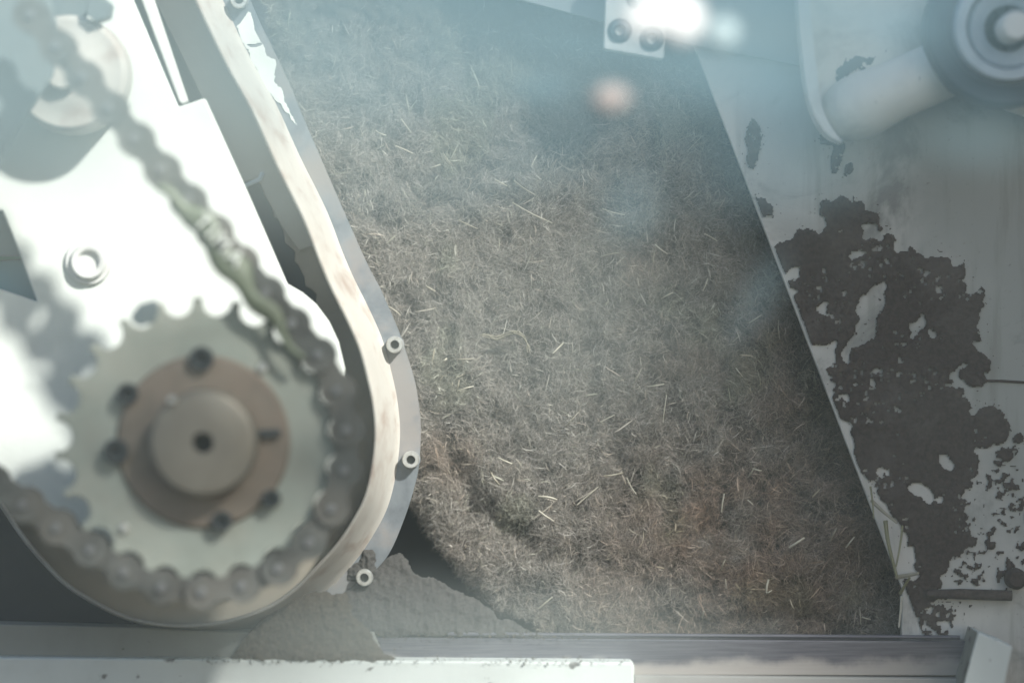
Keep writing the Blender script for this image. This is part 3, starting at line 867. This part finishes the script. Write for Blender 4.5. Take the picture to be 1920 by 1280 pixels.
# ------------------------------------------------------------------ roller chain
pitch = 2 * RP * math.sin(math.pi / NT_)
nin = (0.762, -0.648)
pts = []
a_in = math.atan2(nin[1], nin[0]); a_out = math.atan2(229, -156)
th = TH0
arc = []
step = 2 * math.pi / NT_
t = TH0
while t - step > a_in - 0.06: t -= step
while t < a_out + 0.10:
    arc.append((SC[0] + RP * math.cos(t), SC[1] + RP * math.sin(t))); t += step
before = []
p = arc[0]
dirn = (-0.648, -0.762)
tgt = (112, 92)
L = math.hypot(tgt[0] - p[0], tgt[1] - p[1]); dirn = ((tgt[0] - p[0]) / L, (tgt[1] - p[1]) / L)
for i in range(1, 12):
    before.append((p[0] + dirn[0] * pitch * i, p[1] + dirn[1] * pitch * i))
after = []
p = arc[-1]
tgt = (38, 939)
L = math.hypot(tgt[0] - p[0], tgt[1] - p[1]); dirn = ((tgt[0] - p[0]) / L, (tgt[1] - p[1]) / L)
for i in range(1, 7):
    after.append((p[0] + dirn[0] * pitch * i, p[1] + dirn[1] * pitch * i))
joints = list(reversed(before)) + arc + after
k = px(1, DS)
pm = pitch * k
def link_outline(r, waist, n=10):
    o = []
    for s in range(n + 1):
        a = math.radians(-140 + 280 * s / n)
        o.append((pm / 2 + r * math.cos(a), r * math.sin(a)))
    for s in range(n + 1):
        a = math.radians(40 + 280 * s / n)
        o.append((-pm / 2 + r * math.cos(a), r * math.sin(a)))
    return o
def link_mesh(name, r, ys, th_, mat, extra=None):
    bm = bmesh.new()
    for y in ys:
        vs = [bm.verts.new((a, y, b)) for a, b in link_outline(r, 0.7)]
        f = bm.faces.new(vs)
        g = bmesh.ops.extrude_face_region(bm, geom=[f])
        bmesh.ops.translate(bm, verts=[e for e in g["geom"] if isinstance(e, bmesh.types.BMVert)], vec=(0, th_, 0))
    bmesh.ops.recalc_face_normals(bm, faces=bm.faces)
    me = bpy.data.meshes.new(name)
    bm.to_mesh(me); bm.free()
    me.polygons.foreach_set("use_smooth", [True] * len(me.polygons))
    me.set_sharp_from_angle(angle=math.radians(50))
    me.materials.append(mat)
    return me
def cyl_mesh(name, prof, mat, n=24):
    bm = lathe_bm(0, 0, prof, n)
    bmesh.ops.recalc_face_normals(bm, faces=bm.faces)
    me = bpy.data.meshes.new(name)
    bm.to_mesh(me); bm.free()
    me.polygons.foreach_set("use_smooth", [True] * len(me.polygons))
    me.set_sharp_from_angle(angle=math.radians(40))
    me.materials.append(mat)
    return me
me_outer = link_mesh("outer_link", 33 * k, (-0.0135, 0.0105), 0.003, M['chain'])
me_inner = link_mesh("inner_link", 34 * k, (-0.0098, 0.0068), 0.003, M['chain'])
me_pin = cyl_mesh("pin", [(0, -0.0165), (7 * k, -0.0165), (9.5 * k, -0.0148), (9.5 * k, 0.0160), (0, 0.0165)], M['pin'])
me_roll = cyl_mesh("roller", [(8 * k, -0.0066), (27 * k, -0.0066), (28 * k, -0.0055), (28 * k, 0.0055), (27 * k, 0.0066), (8 * k, 0.0066)], M['pin'])
chain = thing("roller_chain", P(375, 1107, DS), "oily grey roller chain running down and round the large sprocket", "chain")
base_loc = Vector(chain.location)
for i in range(len(joints) - 1):
    a, b = joints[i], joints[i + 1]
    c = ((a[0] + b[0]) / 2, (a[1] + b[1]) / 2)
    ang = math.atan2(b[1] - a[1], b[0] - a[0])
    o = bpy.data.objects.new("outer_link" if i % 2 == 0 else "inner_link", me_outer if i % 2 == 0 else me_inner)
    o.location = Vector(P(c[0], c[1], DS)) - base_loc
    o.rotation_euler = (0, ang, 0)
    o.parent = chain
    col.objects.link(o)
    for s in (-1, 1):
        q = bpy.data.objects.new("pin" if i % 2 == 0 else "roller", me_pin if i % 2 == 0 else me_roll)
        q.location = (s * pm / 2, 0, 0)
        q.parent = o
        col.objects.link(q)

# green printed tape wound along the chain
tape = thing("printed_tape", P(430, 470, DS - 0.02), "twisted green plastic tape with white print wound along the chain", "tape")
cl = spline([(300, 345), (345, 372), (385, 415), (425, 470), (462, 522), (500, 568), (540, 618), (575, 668)], 6)
hw = [3, 13, 20, 24, 24, 20, 15, 10, 3]
bm = bmesh.new(); rows = []
nr = normals(cl)
for i, (c, n_) in enumerate(zip(cl, nr)):
    f = i / (len(cl) - 1) * (len(hw) - 1); j = min(int(f), len(hw) - 2); w = hw[j] + (hw[j + 1] - hw[j]) * (f - j)
    tw = 0.35 * math.sin(i * 0.35)
    c = (c[0] + n_[0] * 6 * math.sin(i * 0.62), c[1] + n_[1] * 6 * math.sin(i * 0.62)); w *= 1.0 + 0.22 * math.sin(i * 0.62 + 1.0)
    rows.append([bm.verts.new(P(c[0] + n_[0] * w * s - 8, c[1] + n_[1] * w * s + 6, DS - 0.021 - 0.0022 * (1 - s * s) + tw * s * w * k * 0.5)) for s in (-1, -0.5, 0, 0.5, 1)])
for r0, r1 in zip(rows, rows[1:]):
    for q in range(4):
        bm.faces.new((r0[q], r1[q], r1[q + 1], r0[q + 1]))
to = bm_object("tape_strip", bm, M['strap'], tape, 60)
sm = to.modifiers.new("thickness", 'SOLIDIFY'); sm.thickness = 0.0006
fc = bpy.data.curves.new("lettering", 'FONT')
fc.body = "TIMA"; fc.size = 0.0165; fc.extrude = 0.0002; fc.offset = 0.0001; fc.space_character = 1.25
fo = bpy.data.objects.new("lettering", fc)
col.objects.link(fo)
bpy.context.view_layer.update()
dg = bpy.context.evaluated_depsgraph_get()
me = bpy.data.meshes.new_from_object(fo.evaluated_get(dg))
bpy.data.objects.remove(fo)
me.materials.clear(); me.materials.append(M['letter'])
lo = bpy.data.objects.new("lettering", me)
ang = math.atan2(475 - 408, 440 - 378)
lo.rotation_euler = (math.radians(90), ang, 0)
lo.location = Vector(P(362, 416, DS - 0.0268)) - Vector(tape.location)
lo.parent = tape
col.objects.link(lo)

# ------------------------------------------------------------------ top bracket
br = thing("bolted_bracket", P(1190, 110, 2.45), "white bracket block with round bolts hanging from the top", "bracket")
plate("bracket_block", [(1139, -80), (1131, 88), (1134, 93), (1240, 112), (1245, 108), (1254, -80)], 2.452, 0.016, M['lip'], br, 0.0012)
for (u, v) in [(1162, 58), (1222, 74), (1196, -6)]:
    lathe("countersink", u, v, 2.4525, [(23, -0.0012), (22, -0.0016), (20, 0.0)], M['ring'], br, 40)
    bo = lathe("button_bolt", u, v, 2.452, [(9, 0.0), (9, -0.003), (11, -0.0045), (17, -0.0032), (20.5, 0.0)], M['ring'], br, 40)

# ------------------------------------------------------------------ lever arm and roller hub, upper right
arm = thing("lever_arm", P(1620, 268, 2.45), "white painted lever arm with curved lip and round tube", "arm")
plate("arm_web", [(1506, -120), (1512, 60), (1524, 170), (1540, 215), (1562, 250), (1590, 262), (1650, 250), (1680, 205), (1760, 180), (1900, 160), (1900, -120)], 2.462, 0.012, M['arm'], arm, 0.0015)
lipo = spline([(1492, -120), (1496, 0), (1503, 90), (1514, 175), (1530, 222), (1553, 254), (1580, 268)], 6)
lipi = spline([(1514, -120), (1518, 0), (1527, 90), (1537, 175), (1546, 212), (1560, 240), (1580, 266)], 6)
plate("curved_lip", lipo + list(reversed(lipi[:-1])), 2.434, 0.030, M['lip'], arm, 0.0012)
A, B = Vector(P(1602, 204, 2.452)), Vector(P(1830, 102, 2.446))
r0 = px(60, 2.45)
path, rad = [], []
for s, rr in ((-0.24, 0.12), (-0.22, 0.45), (-0.17, 0.75), (-0.10, 0.93), (0.0, 1.02), (0.12, 1.03), (0.2, 0.98), (0.3, 0.93), (0.6, 0.93), (1.0, 0.93)):
    path.append(A + (B - A) * s); rad.append(r0 * rr)
bm_object("arm_tube", tube_bm(path, rad, 40), M['arm'], arm, 60)
A2, B2 = Vector(P(1830, 125, 2.458)), Vector(P(2080, 205, 2.458))
bm_object("side_tube", tube_bm([A2 + (B2 - A2) * s for s in (0, 0.3, 0.7, 1)], px(62, 2.45), 36), M['arm'], arm, 60)
U, V = np.meshgrid(np.arange(1545, 1660, 1.5), np.arange(80, 175, 1.5))
wz = (fbm(U / 12, V / 12, 29, 4) - 0.5) * 22
gm = in_poly(U + wz, V + wz, [(1566, 152), (1574, 122), (1590, 106), (1622, 104), (1650, 108), (1622, 126), (1596, 142), (1580, 156)])
sheet("grime_patch", U, V, 2.4616 - 0.0006 * blur(gm.astype(float), 4), gm, M['slate'], arm)  # dark slate patch between tube and web
hubr = thing("roller_hub", P(1886, 200, 2.43), "round grey roller hub with concentric rings and pale pin end", "hub")
lathe("outer_ring", 1886, 52, 2.404, [(0, -0.002), (112, -0.002), (118, 0.0), (140, 0.001), (147, 0.004), (149, 0.010), (149, 0.03)], M['ring'], hubr, 96)
lathe("bearing_ring", 1889, 52, 2.402, [(76, 0.0), (78, -0.006), (82, -0.008), (98, -0.008), (103, -0.005), (104, 0.004)], M['ring_light'], hubr, 96)
lathe("inner_cup", 1891, 53, 2.398, [(0, 0.004), (44, 0.004), (50, 0.002), (70, -0.001), (74, 0.001), (75, 0.008)], M['ring_light'], hubr, 80)
lathe("pin_end", 1893, 56, 2.400, [(0, -0.036), (24, -0.036), (27, -0.034), (28, -0.030), (28, 0.004)], M['cap'], hubr, 48)

# ------------------------------------------------------------------ bottom: rails, ledge, bar, block
ledge = plate("ledge_plate", [(-160, 1166), (250, 1176), (420, 1184), (700, 1186), (720, 1236), (-160, 1228)], 2.462, 0.03, M['ledge'])
tag(ledge, "dusty grey ledge under the chain guard at the lower left", "ledge")
rail = thing("bottom_rail", P(1200, 1268, 2.47), "brushed blue grey steel rail below the hay with dust along its foot", "rail")
plate("rail_face", [(560, 1193), (1830, 1202), (1830, 1266), (560, 1264)], 2.476, 0.03, M['rail'], rail, 0.0008)
bm_object("rail_edge", tube_bm([P(u, 1189 + (u - 1000) * 0.0065, 2.478) for u in range(840, 1840, 40)], px(4, 2.478), 12), M['rail'], rail)
strip_o = plate("foot_strip", [(1190, 1266), (1830, 1272), (1830, 1330), (1190, 1330)], 2.466, 0.02, M['grey_strip'])
tag(strip_o, "grey flat strip along the bottom edge right of the white bar", "strip")
wbar = plate("white_bar", [(-160, 1231), (1184, 1241), (1189, 1246), (1189, 1340), (-160, 1340)], 2.448, 0.03, M['white_chip'], None, 0.0015)
tag(wbar, "long white painted bar with chipped paint along the bottom edge", "bar")
blk = plate("white_block", [(1834, 1184), (1899, 1211), (1872, 1340), (1790, 1340)], 2.430, 0.056, M['white_chip'], None, 0.0012)
blk.data.materials.append(M['speckle'])
for f in blk.data.polygons:
    if f.normal.x < -0.5: f.material_index = 1
tag(blk, "tilted white painted block with speckled side in the bottom right corner", "block")

def heap(name, outline, d_top, d_bot, v_top, v_bot, mat, seed, label):
    us = [p[0] for p in outline]; vs = [p[1] for p in outline]
    U, V = np.meshgrid(np.arange(min(us) - 10, max(us) + 10, 2.0), np.arange(min(vs) - 10, max(vs) + 10, 2.0))
    w = (fbm(U / 24, V / 24, seed, 4) - 0.5) * 20
    m = in_poly(U + w, V - w * 0.7, outline)
    f = np.clip((V - v_top) / (v_bot - v_top), 0, 1)
    b = np.clip(blur(m.astype(float), 6), 0, 1)
    dep = d_top + (d_bot - d_top) * f - 0.007 * (fbm(U / 40, V / 30, seed + 3, 4) - 0.5) - 0.0035 * (fbm(U / 12, V / 34, seed + 5, 4) - 0.5) - 0.0010 * (fbm(U / 6, V / 6, seed + 9, 2) - 0.5) + 0.009 * (1 - b) ** 2
    o = sheet(name, U, V, dep, m, mat)
    return tag(o, label, "dust", None, "stuff")
heap("dust_heap", [(425, 1240), (450, 1205), (490, 1160), (530, 1122), (560, 1108), (610, 1106), (655, 1110), (664, 1150), (690, 1180), (720, 1210), (742, 1240)], 2.466, 2.446, 1106, 1240, M['dust_a'], 3, "brown dust heap on the ledge below the chain guard")
heap("dust_heap", [(600, 1192), (630, 1120), (680, 1082), (728, 1042), (752, 1034), (768, 1050), (775, 1068), (805, 1082), (850, 1098), (900, 1128), (950, 1160), (1010, 1182), (1050, 1194)], 2.500, 2.474, 1040, 1196, M['dust_b'], 8, "grey dust heap sloping down beside the hay under the flange")

# ------------------------------------------------------------------ window pane: a dusty clear sheet between us and the machine
def pane_mat():
    m = bpy.data.materials.new("dusty_clear_pane")
    m.use_nodes = True
    t = m.node_tree
    for n in list(t.nodes):
        t.nodes.remove(n)
    out = t.nodes.new("ShaderNodeOutputMaterial")
    geo = t.nodes.new("ShaderNodeNewGeometry")
    def mth(op, a, b=0.0):
        x = t.nodes.new("ShaderNodeMath"); x.operation = op
        for i, q in enumerate((a, b)):
            if isinstance(q, (int, float)): x.inputs[i].default_value = q
            else: t.links.new(q, x.inputs[i])
        return x.outputs[0]
    def mapping(loc, scale, rot=0.0):
        mp = t.nodes.new("ShaderNodeMapping"); mp.vector_type = 'TEXTURE'
        mp.inputs["Location"].default_value = loc
        mp.inputs["Scale"].default_value = scale
        mp.inputs["Rotation"].default_value = (0, rot, 0)
        t.links.new(geo.outputs["Position"], mp.inputs["Vector"])
        return mp.outputs[0]
    def veil_patch(u, v, a, b, rot=0.0, power=1.0):
        """a wiped or splashed patch of film: 1 in its middle, 0 outside"""
        x, y, z = P(u, v, DP)
        vec = mapping((x, y, z), (px(a, DP), 10.0, px(b, DP)), math.radians(rot))
        ln = t.nodes.new("ShaderNodeVectorMath"); ln.operation = 'LENGTH'
        t.links.new(vec, ln.inputs[0])
        mr = t.nodes.new("ShaderNodeMapRange"); mr.interpolation_type = 'SMOOTHERSTEP'
        mr.inputs["From Min"].default_value = 1.0; mr.inputs["From Max"].default_value = 0.0
        t.links.new(ln.outputs["Value"], mr.inputs["Value"])
        return mth('MULTIPLY', mr.outputs[0], power)
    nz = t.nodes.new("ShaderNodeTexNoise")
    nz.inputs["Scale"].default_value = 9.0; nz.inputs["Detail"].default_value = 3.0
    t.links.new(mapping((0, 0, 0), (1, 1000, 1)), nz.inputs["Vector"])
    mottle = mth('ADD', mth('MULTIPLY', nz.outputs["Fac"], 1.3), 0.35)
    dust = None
    for s in DUST_HAZE:
        q = veil_patch(*s); dust = q if dust is None else mth('ADD', dust, q)
    veil = None
    for s in SKY_VEIL:
        q = veil_patch(*s); veil = q if veil is None else mth('ADD', veil, q)
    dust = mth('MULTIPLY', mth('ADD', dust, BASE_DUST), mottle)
    veil = mth('MULTIPLY', mth('ADD', veil, BASE_VEIL), mottle)
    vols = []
    for dens, c in ((dust, (0.88, 1.0, 0.96, 1)), (veil, (0.60, 0.88, 0.98, 1))):
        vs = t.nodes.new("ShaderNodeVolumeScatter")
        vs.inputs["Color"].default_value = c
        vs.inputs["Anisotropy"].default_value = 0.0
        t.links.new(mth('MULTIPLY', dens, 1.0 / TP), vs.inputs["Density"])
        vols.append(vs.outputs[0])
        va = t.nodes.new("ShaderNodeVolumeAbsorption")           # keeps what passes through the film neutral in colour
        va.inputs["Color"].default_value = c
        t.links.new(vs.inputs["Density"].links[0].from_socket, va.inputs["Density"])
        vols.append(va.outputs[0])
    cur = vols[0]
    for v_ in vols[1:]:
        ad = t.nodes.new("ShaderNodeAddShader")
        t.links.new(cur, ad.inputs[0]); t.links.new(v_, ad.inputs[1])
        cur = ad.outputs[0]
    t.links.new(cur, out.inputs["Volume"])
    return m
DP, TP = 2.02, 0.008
BASE_DUST, BASE_VEIL = 0.045, 0.0
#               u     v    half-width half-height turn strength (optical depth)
DUST_HAZE = [(60, 160, 820, 640, 0, 0.42), (640, 180, 560, 400, 0, 0.26), (900, 1200, 780, 190, 0, 0.26), (1000, 560, 560, 460, 0, 0.16), (1050, 90, 620, 200, 0, 0.14), (1420, 60, 420, 90, 8, 0.10)]  # milky haze shaped into the pane's density, on top of even dust
SKY_VEIL = [(1180, -40, 1150, 470, 0, 0.74), (660, 100, 520, 260, 0, 0.36), (1185, 380, 110, 120, 20, 0.22), (1500, 300, 420, 170, -12, 0.16), (60, 120, 360, 400, 0, 0.32),  # bluish density patches imitate the sky reflected in the glass
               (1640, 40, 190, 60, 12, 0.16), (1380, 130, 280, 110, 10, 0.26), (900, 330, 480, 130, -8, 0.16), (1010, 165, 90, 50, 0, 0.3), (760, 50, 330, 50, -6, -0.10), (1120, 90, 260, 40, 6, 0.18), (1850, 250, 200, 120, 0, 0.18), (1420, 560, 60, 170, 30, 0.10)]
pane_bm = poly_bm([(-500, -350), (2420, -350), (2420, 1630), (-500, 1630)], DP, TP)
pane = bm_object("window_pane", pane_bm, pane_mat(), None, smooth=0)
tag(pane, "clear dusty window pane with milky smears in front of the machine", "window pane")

def glare_mat(name, base):
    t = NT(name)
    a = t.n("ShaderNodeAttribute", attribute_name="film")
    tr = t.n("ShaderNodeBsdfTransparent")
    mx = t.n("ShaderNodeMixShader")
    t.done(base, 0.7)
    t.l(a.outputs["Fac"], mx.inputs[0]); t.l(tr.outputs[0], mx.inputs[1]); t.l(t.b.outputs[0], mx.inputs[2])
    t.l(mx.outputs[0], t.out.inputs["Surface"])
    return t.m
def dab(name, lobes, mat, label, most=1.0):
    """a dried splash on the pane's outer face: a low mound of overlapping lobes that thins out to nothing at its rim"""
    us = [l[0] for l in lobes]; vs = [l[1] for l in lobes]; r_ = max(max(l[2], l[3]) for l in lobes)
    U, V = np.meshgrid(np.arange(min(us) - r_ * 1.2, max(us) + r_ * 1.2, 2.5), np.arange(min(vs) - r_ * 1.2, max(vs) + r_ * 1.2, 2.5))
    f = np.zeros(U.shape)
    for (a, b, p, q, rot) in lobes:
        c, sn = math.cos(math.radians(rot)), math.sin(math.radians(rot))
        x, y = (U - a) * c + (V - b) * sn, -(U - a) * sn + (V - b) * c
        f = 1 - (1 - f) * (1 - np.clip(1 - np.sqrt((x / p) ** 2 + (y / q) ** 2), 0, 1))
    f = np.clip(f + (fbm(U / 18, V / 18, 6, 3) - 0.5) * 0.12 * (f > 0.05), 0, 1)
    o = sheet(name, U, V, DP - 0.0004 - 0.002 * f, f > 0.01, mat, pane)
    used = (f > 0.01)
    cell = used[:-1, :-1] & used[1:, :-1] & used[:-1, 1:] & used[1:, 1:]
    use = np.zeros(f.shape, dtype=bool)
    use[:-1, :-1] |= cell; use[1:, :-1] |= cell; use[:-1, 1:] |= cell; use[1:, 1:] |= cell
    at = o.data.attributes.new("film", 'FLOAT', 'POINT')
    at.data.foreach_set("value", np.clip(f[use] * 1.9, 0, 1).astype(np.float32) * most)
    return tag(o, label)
M['lime'] = glare_mat("dried_white_splash", c4(0.86, 0.88, 0.87))  # these pale colours stand for bright reflections in the glass
M['lime_thin'] = glare_mat("dried_pale_splash", c4(0.62, 0.78, 0.80))
M['mud'] = glare_mat("dried_pink_clay", c4(0.52, 0.45, 0.42))
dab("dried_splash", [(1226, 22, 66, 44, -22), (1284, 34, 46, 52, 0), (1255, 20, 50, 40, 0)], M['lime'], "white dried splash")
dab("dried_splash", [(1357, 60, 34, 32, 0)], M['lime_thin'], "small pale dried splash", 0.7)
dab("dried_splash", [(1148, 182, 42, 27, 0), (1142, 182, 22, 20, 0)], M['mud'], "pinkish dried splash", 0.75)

# loose crumbs of dirt sprinkled on the ledge, the bar and the foot of the heaps
bm = bmesh.new()
cr = random.Random(3)
for q in range(420):
    if q < 170: u, v, d = cr.uniform(380, 1180), cr.gauss(1237, 4), 2.446
    elif q < 300: u, v, d = cr.gauss(640, 130), cr.uniform(1188, 1234), 2.459
    else: u, v, d = cr.uniform(700, 1100), cr.gauss(1190, 5), 2.472
    if d == 2.446 and u > 1180: continue
    c = Vector(P(u, v, d)); r_ = cr.uniform(0.0004, 0.0013)
    vs = [bm.verts.new(c + r_ * Vector((cr.uniform(-1, 1), cr.uniform(-0.6, 0.6), cr.uniform(-1, 1)))) for _ in range(6)]
    bmesh.ops.convex_hull(bm, input=vs)
o = bm_object("dirt_crumbs", bm, M['dust_a'], None, 0)
tag(o, "loose crumbs of dirt scattered along the ledge and white bar", "dirt", None, "stuff")
